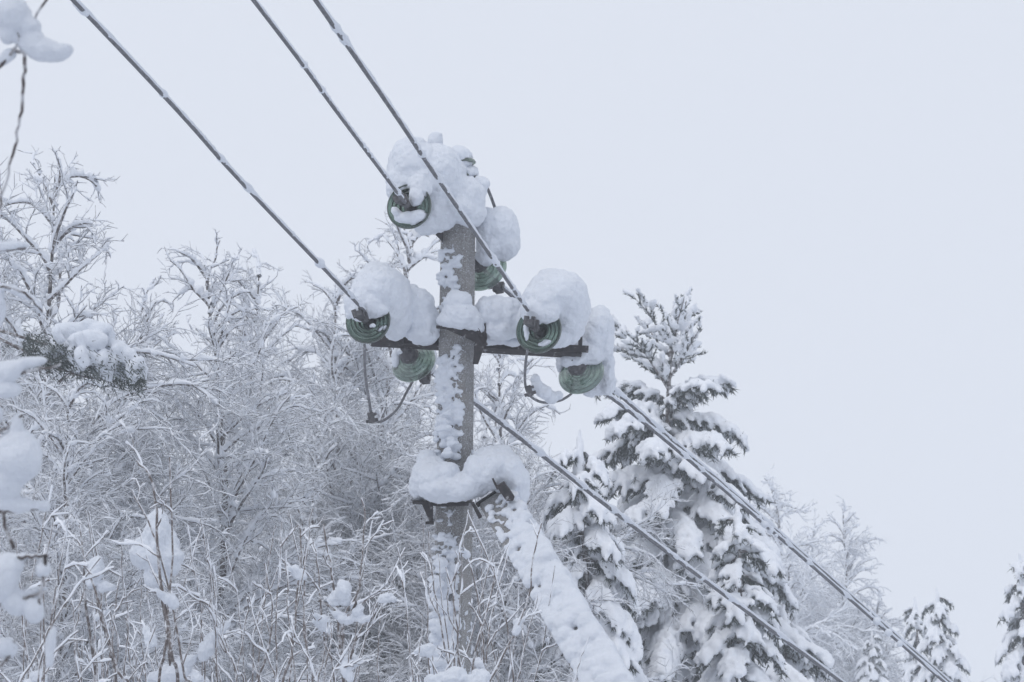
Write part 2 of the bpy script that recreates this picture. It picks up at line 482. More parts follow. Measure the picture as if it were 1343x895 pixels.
def strut_snow():
    cen, rad, ax = [], [], []
    A = np.array([s_sn, s_fn, SD])
    L = np.linalg.norm(s_bot - s_top) * 1.15
    for s in np.arange(.05, L, .013):
        u = s / L; c = s_top + SD * s; h = .092 + .018 * s / k
        g = np.interp(u, [0, .15, .4, .7, 1], [.6, .8, 1.1, 1.3, 1.4])
        for _ in range(3):
            x = rng.uniform(-.9, 1.05); r = rng.choice([rng.uniform(.010, .02), rng.uniform(.02, .042)], p=[.55, .45]) * g; x = max(x, -.98 + r / h * .8)
            if u < .14 and x < .1 and rng.random() < .6: r *= .4
            cen.append(c + s_sn * x * h + s_fn * (h + r * rng.uniform(-.2, .7))); rad.append([r * rng.uniform(.9, 1.3), r * .8, r * .9]); ax.append(A)
        # the heavy top side (right)
        r = rng.uniform(.03, .05) * g
        cen.append(c + s_sn * (h * rng.uniform(.85, 1.12)) + s_fn * h * rng.uniform(-.6, 1.0)); rad.append([r, r, r * 1.1]); ax.append(A)
        if rng.random() < .4:
            r = rng.uniform(.035, .05) * g
            cen.append(c + s_sn * h * rng.uniform(.2, 1.2) + s_fn * (h + .01)); rad.append([r * 1.1, r * .6, r]); ax.append(A)
    v, f = blobs(cen, rad, ax, 2)
    me = fuse('snow_crust', v - ST_O, f, .0075, 3, ((.09, .02), (.03, .010), (.012, .004)))
    q = np.empty(len(me.vertices) * 3); me.vertices.foreach_get('co', q); q = q.reshape(-1, 3)
    rel = q + ST_O - s_top; x = rel @ s_sn; sd_ = rel @ SD; h = .092 + .018 * sd_ / k
    lo = -h * .97; x2 = np.where(x < lo, lo + (x - lo) * .12, x); hi = h + .035; x2 = np.where(x2 > hi, hi + (x2 - hi) * .45, x2)
    q += s_sn * (x2 - x)[:, None]; me.vertices.foreach_set('co', q.ravel()); me.update()
    link_pieces('snow_crust', me, M['snow'], strut, 150)
strut_snow()

# ================================================================== INSULATORS
def lathe(prof, n=40):
    prof = np.array(prof, float); a = np.arange(n) * 2 * math.pi / n
    v = np.stack([prof[:, None, 0] * np.cos(a), prof[:, None, 0] * np.sin(a), np.repeat(prof[:, 1:2], n, 1)], -1).reshape(-1, 3)
    i = np.arange(len(prof) * n).reshape(len(prof), n); j = np.roll(i, -1, 1)
    return v, np.stack([i[:-1], j[:-1], j[1:], i[1:]], -1).reshape(-1, 4)

# z runs from the metal cap (negative) to the pin (positive)
glass_prof = [(.030, -.052), (.046, -.050), (.062, -.034), (.085, -.022), (.106, -.012), (.120, .002), (.1265, .016), (.125, .024), (.119, .025), (.115, .014),
              (.111, .004), (.106, .004), (.103, .022), (.099, .028), (.095, .022), (.090, -.004), (.085, -.004), (.081, .024), (.077, .031), (.073, .024),
              (.067, -.012), (.062, -.012), (.058, .020), (.054, .027), (.050, .020), (.044, -.020), (.030, -.024), (.012, -.026)]
def resample(prof, n):
    return smoothline(np.array([[a, 0, b] for a, b in prof]), n)[:, [0, 2]]
gv, gf = lathe(resample(glass_prof, 110), 56); glass_me = make_mesh('glass_disc', gv, gf)
cap_me = make_mesh('metal_cap', *lathe(resample([(.0, -.135), (.02, -.135), (.022, -.11), (.036, -.10), (.045, -.085), (.047, -.055), (.050, -.046), (.0, -.046)], 40), 32))
pin_me = make_mesh('pin', *lathe(resample([(.0, -.03), (.024, -.028), (.022, -.01), (.011, .0), (.010, .05), (.019, .06), (.02, .075), (.0, .082)], 32), 20))

def clamp_mesh():
    parts = [obox([0, 0, .1], np.eye(3), [.014, .022, .035]), obox([0, 0, .165], np.eye(3), [.022, .014, .05]), obox([.02, .0, .13], np.eye(3), [.012, .03, .012]),
             obox([-.02, .012, .185], np.eye(3), [.012, .022, .01]), obox([.018, .01, .185], np.eye(3), [.010, .024, .01])]
    return make_mesh('tension_clamp', *merge(parts), smooth=False)
clamp_me = clamp_mesh()

def insulator(c, axis, label, clamp=True, roll=0, scale=1.0):
    axis = norm(np.asarray(axis, float))
    t = thing('glass_insulator', label, 'insulator', c, 'green glass insulators of the pole')
    q = Vector(axis).to_track_quat('Z', 'Y').to_euler()
    t.rotation_euler = q; t.scale = (scale,) * 3
    link('glass_disc', glass_me, M['glass'], t); link('metal_cap', cap_me, M['steel'], t); pn = link('pin', pin_me, M['steel'], t)
    if clamp:
        o = link('tension_clamp', clamp_me, M['steel'], pn); o.rotation_euler = (0, 0, roll)
    return t

NEAR = norm(np.array([-math.sin(math.radians(15)), -math.cos(math.radians(15)), -.04]))
FAR = norm(np.array([math.sin(math.radians(20)), math.cos(math.radians(20)), -.28]))
G = 'insulator'
insulator(P(484, 422, D0 - .36), NEAR + np.array([.02, 0, -.1]), 'round green glass insulator under the leftmost snow cap, facing the viewer', roll=.3, scale=1.0)
insulator(P(708, 434.5, D0 - .36), NEAR + np.array([-.05, 0, -.06]), 'round green glass insulator under the big snow cap right of the pole, facing the viewer', roll=-.2, scale=1.02)
insulator(P(538, 272, D0 - .36), NEAR + np.array([0, 0, -.12]), 'topmost green glass insulator with snow lying in its dish, left of the pole top', roll=.4)
insulator(P(541, 473, D0 + .28), FAR, 'green glass insulator hanging behind and below the left end of the cross arm', scale=1.05)
insulator(P(761, 488, D0 + .28), FAR, 'green glass insulator hanging below the right end of the cross arm', scale=1.08)
insulator(P(634, 353, D0 + .3), FAR + np.array([.1, 0, 0]), 'green glass insulator peeping out below the round snow ball right of the pole top', scale=1.08)
insulator(P(606, 231, D0 + .15), np.array([.1, .2, -1.0]), 'small green glass insulator nearly buried in snow on the pole top, right side', clamp=False, scale=.62)
insulator(P(606, 212, D0 + .15), np.array([.1, .2, -1.0]), 'dark glass insulator sliver under the highest small snow ball right of the pole top', clamp=False, scale=.62)

# ================================================================== HERO SNOW
def snow_mass(label, bl, voxel=.0065, disp=((.16, .04), (.055, .024), (.022, .010), (.009, .005)), name='snow_cap', group='snow caps piled on the pole and its fittings', smooth=3, crumbs=0):
    cen, rad, ax = [], [], []
    for b in bl:
        px, py, rx, ry = b[:4]; d = b[4] if len(b) > 4 else 0; rz = b[5] if len(b) > 5 else (rx + ry) / 2
        th = math.radians(b[6]) if len(b) > 6 else 0
        dd = D0 + d; g = dd / FPX
        cen.append(P(px, py, dd)); rad.append([rx * g, ry * g, rz * g])
        r = RT * math.cos(th) + UP * math.sin(th); u = -RT * math.sin(th) + UP * math.cos(th)
        ax.append([r, u, FW])
    cen, rad, ax = map(np.array, (cen, rad, ax))
    o = cen.mean(0)
    v, f = blobs(cen, rad, ax, 3, .02)
    me = fuse(name, v - o, f, voxel, smooth, disp)
    ob = link(name, me, M['snow'], None, o)
    return tag(ob, label, 'snow', group)

# blobs: px, py, rx, ry, depth offset, rz(px), tilt
snow_mass('tall rounded snow heap crowning the very top of the pole',
          [(545, 222, 36, 42, -.12, 60), (533, 238, 25, 30, -.24, 26), (572, 232, 36, 44, -.08, 55), (590, 258, 36, 34, 0, 48), (572, 275, 30, 32, -.08, 40), (612, 262, 26, 30, .0, 44),
           (560, 288, 20, 20, -.12, 28), (618, 280, 19, 20, -.02, 36), (628, 250, 12, 13, .1, 20), (600, 272, 28, 20, -.05, 48), (596, 230, 18, 22, .1, 28), (520, 250, 13, 17, -.25, 22), (544, 259, 10, 12, -.40, 10, 10), (549, 247, 15, 17, -.34, 18), (552, 236, 18, 18, -.28, 22),
           (571, 185, 11, 10, .05, 12, 30), (588, 213, 15, 14, .1, 14)])
snow_mass('small round snow ball on the right of the pole top, above two more', [(602, 206, 16, 14, .15, 18), (596, 209, 12, 12, .15, 16), (607, 213, 11, 8, .15, 14)])
snow_mass('small snow nub sitting between two glass rims right of the pole top', [(617, 227, 9, 8, .15, 14), (608, 225, 12, 5, .15, 14), (598, 222, 10, 7, .15, 12)])
snow_mass('snow nub on the jumper wire right of the pole top', [(632, 242, 8, 9, .1, 12), (624, 250, 10, 10, .1, 14), (629, 238, 7, 6, .1, 10)])
snow_mass('snow lying in the dish of the topmost insulator', [(536, 286, 20, 7, -.40, 10), (519, 279, 6, 8, -.4, 8, 30), (552, 282, 8, 5, -.4, 8)], .007)
snow_mass('round snow ball right of the shaft just under the pole top', [(655, 303, 27, 32, .22, 38), (645, 318, 22, 27, .22, 34), (662, 318, 20, 24, .22, 30), (640, 300, 18, 28, .2, 30), (637, 335, 14, 14, .2, 18)])
snow_mass('domed snow cap over the leftmost insulator',
          [(497, 382, 36, 38, -.22, 60), (510, 395, 32, 42, -.15, 55), (478, 394, 22, 26, -.34, 34), (484, 400, 20, 17, -.42, 18), (472, 408, 15, 14, -.42, 14), (520, 412, 25, 34, -.1, 42), (460, 400, 8, 14, -.4, 12),
           (458, 412, 5, 7, -.4, 8), (495, 405, 16, 11, -.42, 15), (489, 428, 5, 3, -.48, 5), (500, 431, 9, 3.5, -.40, 5, 25)])
snow_mass('sloping snow drift on the cross arm between the left snow cap and the pole', [(548, 415, 24, 36, -.02, 30), (538, 400, 17, 28, -.02, 30), (562, 424, 15, 26, -.02, 28), (553, 438, 22, 13, -.05, 26), (556, 446, 15, 5.5, .06, 14), (540, 385, 10, 13, 0, 18)])
snow_mass('cone of snow resting on the clamp where the cross arm meets the pole', [(602, 414, 25, 18, -.16, 22), (601, 398, 19, 16, -.15, 18), (588, 420, 14, 11, -.17, 16), (620, 421, 13, 12, -.15, 16), (596, 390, 10, 9, -.14, 12), (627, 430, 8, 8, -.13, 12)])
snow_mass('flat topped snow block on the cross arm just right of the pole', [(650, 413, 22, 24, -.02, 32), (668, 416, 24, 25, -.02, 32), (636, 412, 12, 22, -.02, 30), (682, 420, 15, 24, -.02, 30), (655, 432, 28, 14, -.04, 30), (650, 447, 24, 5.5, .07, 14), (672, 449, 18, 4.5, .07, 14)])
snow_mass('largest domed snow cap right of the pole, over the right insulator',
          [(730, 388, 40, 37, -.2, 62), (745, 405, 30, 42, -.12, 55), (712, 396, 26, 28, -.34, 36), (742, 428, 27, 26, -.1, 40), (703, 408, 21, 18, -.42, 22), (716, 408, 20, 17, -.42, 18), (694, 412, 10, 13, -.42, 14),
           (732, 440, 20, 16, -.18, 26), (755, 394, 17, 26, -.08, 40), (690, 436, 4, 12, -.46, 6), (716, 450, 11, 3.5, -.42, 6, 18)])
snow_mass('snow cap bulging off the right end of the cross arm', [(786, 428, 20, 28, .34, 38), (779, 445, 22, 30, .32, 34), (770, 460, 24, 20, .28, 28), (757, 471, 19, 11, .22, 16), (792, 448, 13, 24, .34, 30), (745, 473, 9, 9, .2, 12)])
snow_mass('ragged snow slab clinging behind the lowest right insulator', [(790, 480, 16, 30, .42, 20), (783, 500, 20, 20, .45, 20), (796, 500, 11, 19, .42, 20), (774, 508, 14, 13, .45, 16), (735, 478, 6, 13, .35, 10), (797, 472, 9, 14, .4, 20)], disp=((.1, .03), (.03, .02), (.012, .008)))
snow_mass('snow wedge on the jumper clamp below the right insulator', [(702, 497, 5, 7, -.25, 8), (704, 507, 7, 9, -.25, 9), (712, 514, 10, 8, -.25, 9, -25), (722, 521, 10, 7, -.22, 8, -20), (731, 520, 6, 5, -.2, 6)])
snow_mass('thin snow slab clinging behind the lower left insulator', [(520, 470, 6, 17, .3, 12), (561, 468, 12, 26, .5, 12), (553, 485, 8, 12, .5, 10), (528, 462, 8, 6, .22, 8)], disp=((.1, .02), (.03, .015)))
snow_mass('wide snow collar heaped where the slanting brace meets the pole',
          [(566, 628, 26, 28, -.12, 50), (578, 640, 34, 20, -.18, 40), (560, 612, 14, 20, -.05, 30), (600, 643, 34, 15, -.22, 30), (585, 622, 17, 15, -.2, 20), (628, 624, 20, 26, -.2, 34), (645, 612, 26, 26, -.15, 48),
           (662, 620, 24, 30, -.12, 48), (676, 632, 18, 24, -.14, 40), (612, 637, 22, 18, -.24, 24), (655, 600, 20, 17, -.1, 34), (640, 625, 22, 18, -.25, 24), (682, 645, 12, 18, -.15, 30), (549, 636, 12, 20, -.1, 30), (622, 612, 10, 14, -.18, 18)])

# ================================================================== WIRES
def wire(label, pts, r=.0115, n=90, snow=1.18, lumps=(), group='snow covered line wires', name='power_line'):
    line = smoothline(pts, n); o = line[0]
    t = thing(name, label, 'power line' if name == 'power_line' else 'jumper wire', o, group)
    v, f = tubes(line[None] - o, np.full((1, n), r), 8); link('strand', make_mesh('strand', v, f), M['wire'], t)
    if snow:
        m = n * 5; l2 = smoothline(pts, m); T = norm(np.gradient(l2, axis=0))
        up = norm(np.array([0, 0, 1.0]) - T * T[:, 2:3])
        w1 = np.interp(np.arange(m), np.arange(0, m + 3, 4), rng.uniform(.8, 1.2, len(np.arange(0, m + 3, 4))))
        for q in rng.integers(0, m, max(4, m // 26)):      # bits of rime and clinging snow
            w1 += rng.uniform(.15, .6) * np.exp(-((np.arange(m) - q) / rng.uniform(.8, 3.5)) ** 2)
        rad = r * snow * w1 * 1.08; l2 = l2 + up * r * .75; l2 = l2 + rng.normal(size=l2.shape) * r * .04
        parts = [tubes((l2 - o)[None], rad[None], 8)]
        link('snow_coat', make_mesh('snow_coat', *parts[0]), M['snow'], t)
    if lumps:
        cs, rs = [], []
        for px, py, d, rr in lumps:
            cs.append(P(px, py, d)); rs.append(rr)
        v, f = blobs(cs, rs, None, 2, .05)
        link_pieces('snow_lump', fuse('snow_lump', v - o, f, .008, 2, ((.03, .01),)), M['snow'], t)
    return t

def near_wire(a, b, da, drop, mid=0):
    """from the clamp a towards and over the camera: b = pixel at the frame edge, level apart from drop"""
    A = P(*a, da); ray = norm(P(*b, 10) - CAM)
    B = CAM + ray * ((A[2] - drop - CAM[2]) / ray[2])
    Cc = (A + B) / 2 - np.array([0, 0, mid])
    D = B + (B - A) * 2.2 + np.array([0, 0, -.1])
    return [A, Cc, B, D]
wl = near_wire((478, 408), (92, -4), D0 - .5, .16, .012)
def edge_lump(pts, px, py):
    """depth along a wire for a pixel"""
    L = smoothline(pts, 200); c = (L - CAM); d = c @ FW; x = (c @ RT) / d * FPX + 671.5; y = 447.5 - (c @ UP) / d * FPX
    ok = d > .5; e = np.where(ok, (x - px) ** 2 + (y - py) ** 2, 1e9); return float(d[e.argmin()])
dl = edge_lump(wl, 108, 14)
wire('lowest of the three near wires, running from the upper left to the left insulator', wl, .0098, lumps=[(109, 16, dl, .016), (104, 10, dl, .017), (114, 19, dl, .012), (98, 5, dl, .013)])
wm = near_wire((531, 266), (329, -4), D0 - .5, .16, .0)
wire('middle near wire running from the upper left to the topmost insulator', wm, .0098)
wr = near_wire((692, 407), (411, -4), D0 - .5, .16, .0)
wire('rightmost near wire crossing in front of the pole top to the right insulator', wr, .0098)

def far_wire(a, da, ctrl, ext):
    pts = [P(*a, da)] + [P(x, y, d) for x, y, d in ctrl]
    e = pts[-1] - pts[-2]; pts.append(pts[-1] + norm(e) * ext)
    return pts
fl = far_wire((552, 480), D0 + .4, [(628, 533, D0 + .9), (860, 713, 15.8), (1108, 898, 17.6)], 14)
wire('far wire leaving behind the pole towards the lower right, left of the other two', fl, .0135, lumps=[(915, 755, 16.2, .02), (921, 759, 16.2, .02), (908, 750, 16.2, .018), (870, 720, 15.9, .014)])
fr = far_wire((757, 513), D0 + .5, [(802, 522, D0 + .8), (985, 673, 15.6), (1239, 895, 18.0)], 14)
wire('lower of the twin far wires leaving the right end of the cross arm', fr, .0115,
     lumps=[(1003, 688, 15.7, .026), (1010, 696, 15.8, .024), (995, 680, 15.7, .024), (1018, 703, 15.8, .016), (1060, 738, 16.2, .016), (1150, 815, 17, .03), (1165, 830, 17.1, .03), (1180, 845, 17.2, .025), (1140, 806, 17, .02)])
ft = far_wire((645, 368), D0 + .5, [(672, 389, D0 + .6), (808, 514, D0 + 1.1), (996, 677, 15.9), (1244, 894, 18.4)], 14)
wire('upper of the twin far wires, coming from the pole top past the right snow caps', ft, .0115)

J = 'bare jumper wires below the insulators'
def jumper(label, px, r=.0075, clamps=()):
    pts = [P(x, y, D0 + d) for x, y, d in px]
    t = wire(label, pts, r, 40, 0, group=J, name='jumper_wire')
    o = np.array(t.location)
    for x, y, d, a in clamps:
        c = P(x, y, D0 + d); th = math.radians(a)
        r1 = RT * math.cos(th) + UP * math.sin(th); u1 = -RT * math.sin(th) + UP * math.cos(th)
        parts = [obox(c, [r1, u1, FW], [.017, .03, .018]), obox(c + r1 * .022 - u1 * .016, [r1, u1, FW], [.012, .009, .009]), obox(c - r1 * .022 - u1 * .016, [r1, u1, FW], [.010, .009, .009]), obox(c + r1 * .02 + u1 * .015, [r1, u1, FW], [.012, .008, .009])]
        bevel_link('wire_clamp', *merge(parts), M['steel'], t, o, .002)
jumper('bare jumper wire looping below the left insulators', [(478, 452, -.45), (479, 490, -.4), (484, 525, -.35), (489, 548, -.3), (500, 553, -.2), (520, 538, 0), (533, 515, .3), (541, 501, .48)], clamps=[(487, 548, -.32, 12)])
jumper('bare jumper wire looping below the right insulators', [(692, 458, -.45), (689, 480, -.4), (689, 505, -.35), (696, 520, -.28), (712, 528, -.15), (733, 526, .1), (745, 520, .35), (752, 514, .48)], clamps=[(694, 513, -.34, 18)])
jumper('short wire stub bending down right of the pole top', [(622, 232, .1), (630, 234, .12), (638, 245, .15), (643, 256, .2), (650, 275, .25)], .009)

# ================================================================== BIRCHES
def grow(pts, n, tr, lens, ang, K, droop, wig, up0=0.0, flat=0.0):
    N, Kp, _ = pts.shape
    if isinstance(n, float):                 # density: children per metre of parent
        Lp = np.linalg.norm(np.diff(pts, axis=1), axis=2).sum(1); cnt = np.maximum(2, np.round(Lp * n).astype(int))
    else: cnt = np.full(N, n)
    idx = np.repeat(np.arange(N), cnt); m = len(idx)
    j = np.arange(m) - np.repeat(np.cumsum(cnt) - cnt, cnt)
    t = tr[0] + (tr[1] - tr[0]) * (j + rng.uniform(0, 1, m)) / cnt[idx]
    s = t * (Kp - 1); i = np.minimum(s.astype(int), Kp - 2); u = (s - i)[:, None]
    a, b = pts[idx, i], pts[idx, i + 1]
    base = a * (1 - u) + b * u; T = norm(b - a)
    q = rng.normal(size=(m, 3)); q[:, 2] *= (1 - flat); q[:, 2] += up0
    q = norm(q - T * (q * T).sum(1, keepdims=True))
    A = rng.uniform(ang[0], ang[1], m)[:, None]
    d = norm(T * np.cos(A) + q * np.sin(A))
    plen = np.linalg.norm(np.diff(pts, axis=1), axis=2).sum(1)[idx]
    L = lens(plen, t) * rng.uniform(.65, 1.25, m)
    out = np.empty((m, K, 3)); out[:, 0] = base
    dr = rng.uniform(.5, 1.5, (m, 1)) * droop
    for k in range(1, K):
        out[:, k] = out[:, k - 1] + d * (L / (K - 1))[:, None]
        d = d + rng.normal(size=(m, 3)) * wig; d[:, 2:3] -= dr * ((k / K) * 1.3 + .15)
        d = norm(d)
    return out, t, L, idx

def coat(pts, rb, rs, lift=.7, var=.35):
    """snow tube riding on top of each branch"""
    T, A, B = frames(pts)
    hor = np.sqrt(T[..., 0] ** 2 + T[..., 1] ** 2)
    r = rs * (.35 + .65 * hor) * rng.lognormal(0, var, pts.shape[:2])
    c = pts.copy(); upv = np.array([0, 0, 1.0]) - T * T[..., 2:3]
    c += upv * ((rb * .6 + r * lift) )[..., None]
    return c, r

def birch(H=10.0, seed=0, limbs=46, n2=12, n3=9, n4=3, droop=.10, trunk_r=.1, lean=(0, 0), spread=.36, fine=1.0, t0=.22, n_lump=1.0):
    global rng
    rng = np.random.default_rng(seed)
    K = 14; z = np.linspace(0, H, K)
    tr = np.stack([lean[0] * (z / H) ** 1.5 * H + .12 * np.sin(z * .9 + seed), lean[1] * (z / H) ** 1.5 * H + .1 * np.cos(z * .8 + seed * 2), z], -1)[None]
    rt = trunk_r * (1 - z / H) ** .9 + .005
    l1, t1, L1, _ = grow(tr, limbs, (t0, .998), lambda p, t: spread * H * (1.03 - t) ** .72 * .85 + .10, (.38, .85), 12, droop * 1.0, .09, flat=.9)
    l2, t2, L2, i2 = grow(l1, n2, (.08, 1), lambda p, t: np.minimum(p * .44 * (1.15 - t * .6), .85) + .08, (.5, .95), 9, droop * .8, .15, flat=.3)
    l3, t3, L3, i3 = grow(l2, n3, (.06, 1), lambda p, t: np.minimum(p * .42, .28) + .05, (.5, .95), 6, droop * .6, .16)
    l4, t4, L4, i4 = grow(l3, n4, (.12, 1), lambda p, t: p * .42 + .02, (.6, 1.1), 3, .02, .16)
    bark, snow = [], []
    tv = tubes(tr, rt[None], 10)
    def lev(pts, r0, r1, s0, s1, sides, sbark=3, lift=.7, var=.3):
        K = pts.shape[1]; w = np.linspace(0, 1, K)[None]
        rb = np.repeat((r0 * (1 - w) + r1 * w), len(pts), 0); rs = np.repeat((s0 * (1 - w) + s1 * w), len(pts), 0)
        c, r = coat(pts, rb, rs, lift, var)
        r[:, -1] *= .5
        snow.append(tubes(c, r, sides, rng.uniform(0, 6, len(pts))))
        bark.append(tubes(pts, rb, sbark))
    l1f = np.array([smoothline(q, 28) for q in l1])
    lev(l1f, .020 * H / 10, .005, .040, .014, 6, 5, .75, .38)
    l2f = l2
    lev(l2f, .0075, .0026, .020, .0085, 5, 3, .75, .35)
    lev(l3, .0034, .0017, .0072 * fine, .0052 * fine, 4, 3, .45, .3)
    lev(l4, .0024, .0014, .0054 * fine, .0042 * fine, 3, 3, .35, .25)
    m = int(500 * n_lump)
    ii = rng.integers(0, len(l2), m); kk = rng.integers(0, 4, m)
    a = l2[ii, kk]; d = norm(l2[ii, kk + 1] - a); s = norm(np.cross(d, np.broadcast_to(np.array([0, 0, 1.0]), d.shape))); u2 = np.cross(s, d)
    ok = np.abs(d[:, 2]) < .75; a, d, s, u2 = a[ok], d[ok], s[ok], u2[ok]; m = len(a)
    r = rng.uniform(.014, .036, m); hl = (r * rng.uniform(1.3, 2.4, m))[:, None]; c0 = a + np.array([0, 0, 1.0]) * (r * .5)[:, None]
    q = np.stack([c0 - d * hl, c0 - d * hl * .6, c0 + rng.normal(size=a.shape) * .003, c0 + d * hl * .6, c0 + d * hl], 1)
    snow.append(tubes(q, r[:, None] * np.array([.15, .8, 1.0, .8, .15])[None], 6))
    trunk = make_mesh('trunk', *tv); tw = make_mesh('crown', *merge(bark)); sn = make_mesh('frost', *merge(snow))
    return dict(trunk=(trunk, 'birch'), crown=(tw, 'bark'), frost=(sn, 'frost'), H=H)

def plant(proto, name, label, cat, top_px, depth, H=None, rot=0, group=None, tip=None, tilt=0):
    """stand a tree on the ground so that its tip is at a given place; height adapts"""
    T = P(*top_px, depth)
    gz = float(ground_z(0, T[1])) - .1
    s = (T[2] - gz) / proto['H'] if H is None else H / proto['H']
    t = thing(name, label, cat, (T[0], T[1], T[2] - proto['H'] * s if H is not None else gz), group)
    t.rotation_euler = (0, tilt, rot); t.scale = (s, s, s) if H is None else (s, s, s)
    # put the tip where asked although the trunk leans
    tipl = Vector(proto.get('tip', (0, 0, proto['H']))) * s
    tipw = t.rotation_euler.to_matrix() @ tipl
    t.location.x = T[0] - tipw.x; t.location.y = T[1] - tipw.y
    link('trunk', proto['trunk'][0], M['birch'], t); cr = link('crown', proto['crown'][0], M['bark'], t)
    for k in ('frost',): link(k, proto[k][0], M['frost'], cr)
    return t

def with_tip(p, lean, seed):
    H = p['H']; p['tip'] = (lean[0] * H + .12 * math.sin(H * .9 + seed), lean[1] * H + .1 * math.cos(H * .8 + seed * 2), H); return p
BA = with_tip(birch(9.5, 3, 58, 5.5, 12.5, 16., .05, .085, (.03, 0), .36), (.03, 0), 3)
BB = with_tip(birch(9.5, 8, 62, 5.5, 12.5, 16., .08, .09, (-.02, .02), .34), (-.02, .02), 8)
BC = with_tip(birch(9.5, 21, 54, 5.5, 13., 16., .12, .085, (.05, -.02), .40), (.05, -.02), 21)
GB = 'snow laden birches behind the pole'
birches = [
    (BB, (268, 348), 20, 0.4, 'tall frosted birch with a dark straight trunk, centre of the left half'),
    (BC, (72, 232), 19, 2.6, 'leaning frosted birch rising highest at the left edge of the photo'),
    (BC, (440, 385), 26, 1.0, 'frosted birch whose tip stands just left of the leftmost insulator'),
    (BB, (545, 302), 27, 3.9, 'tall frosted birch rising directly behind the pole top'),
    (BC, (655, 455), 24, .3, 'frosted birch with drooping twigs just right of the pole under the cross arm'),
    (BA, (185, 400), 29, 3.0, 'slim frosted birch between the left edge birch and the dark trunked one'),
    (BA, (340, 352), 28, 5.6, 'slim frosted birch whose top rises close right of the dark trunked one'),
    (BA, (490, 470), 32, 2.2, 'distant frosted birch seen under the left arm of the pole'),
    (BB, (-30, 300), 24, 1.7, 'frosted birch cut by the left edge of the photo'),
    (BA, (690, 640), 28, .9, 'low frosted birch between the brace and the small spruce'),
    (BC, (150, 600), 21, 3.3, 'low arching frosted birch between the left edge and the dark trunk'),
    (BB, (420, 590), 24, 5.0, 'low frosted birch filling the space left of the pole foot'),
    (BC, (90, 520), 15.5, 1.2, 'low drooping frosted birch below the snowy spruce bough'),
    (BA, (565, 600), 25, 2.9, 'low frosted birch directly behind the lower pole'),
]
for pr, px, d, rot, lab in birches:
    plant(pr, 'birch_tree', lab, 'birch', px, d, rot=rot, group=GB)
# far hazy birches on the right
BF = with_tip(birch(9.5, 33, 80, 6.5, 12., 12., .14, .1, (.02, .0), .32, 1.7, n_lump=.4), (.02, 0), 33)
for px, d, rot, lab in (((1015, 640), 60, 0., 'faint hazy birch just right of the large conifer'), ((1108, 682), 62, 2.4, 'faint hazy birch with a rounded crown above the twin wires'),
                        ((1060, 700), 66, 4.0, 'faint hazy birch low between the two other hazy ones'), ((1150, 800), 62, 1.1, 'low hazy birch under the twin wires, left of the two little spruces'),
                        ((950, 740), 60, 5.1, 'hazy birch almost hidden behind the large conifer'),):
    plant(BF, 'birch_tree', lab, 'birch', px, d, rot=rot, group='hazy far birches')

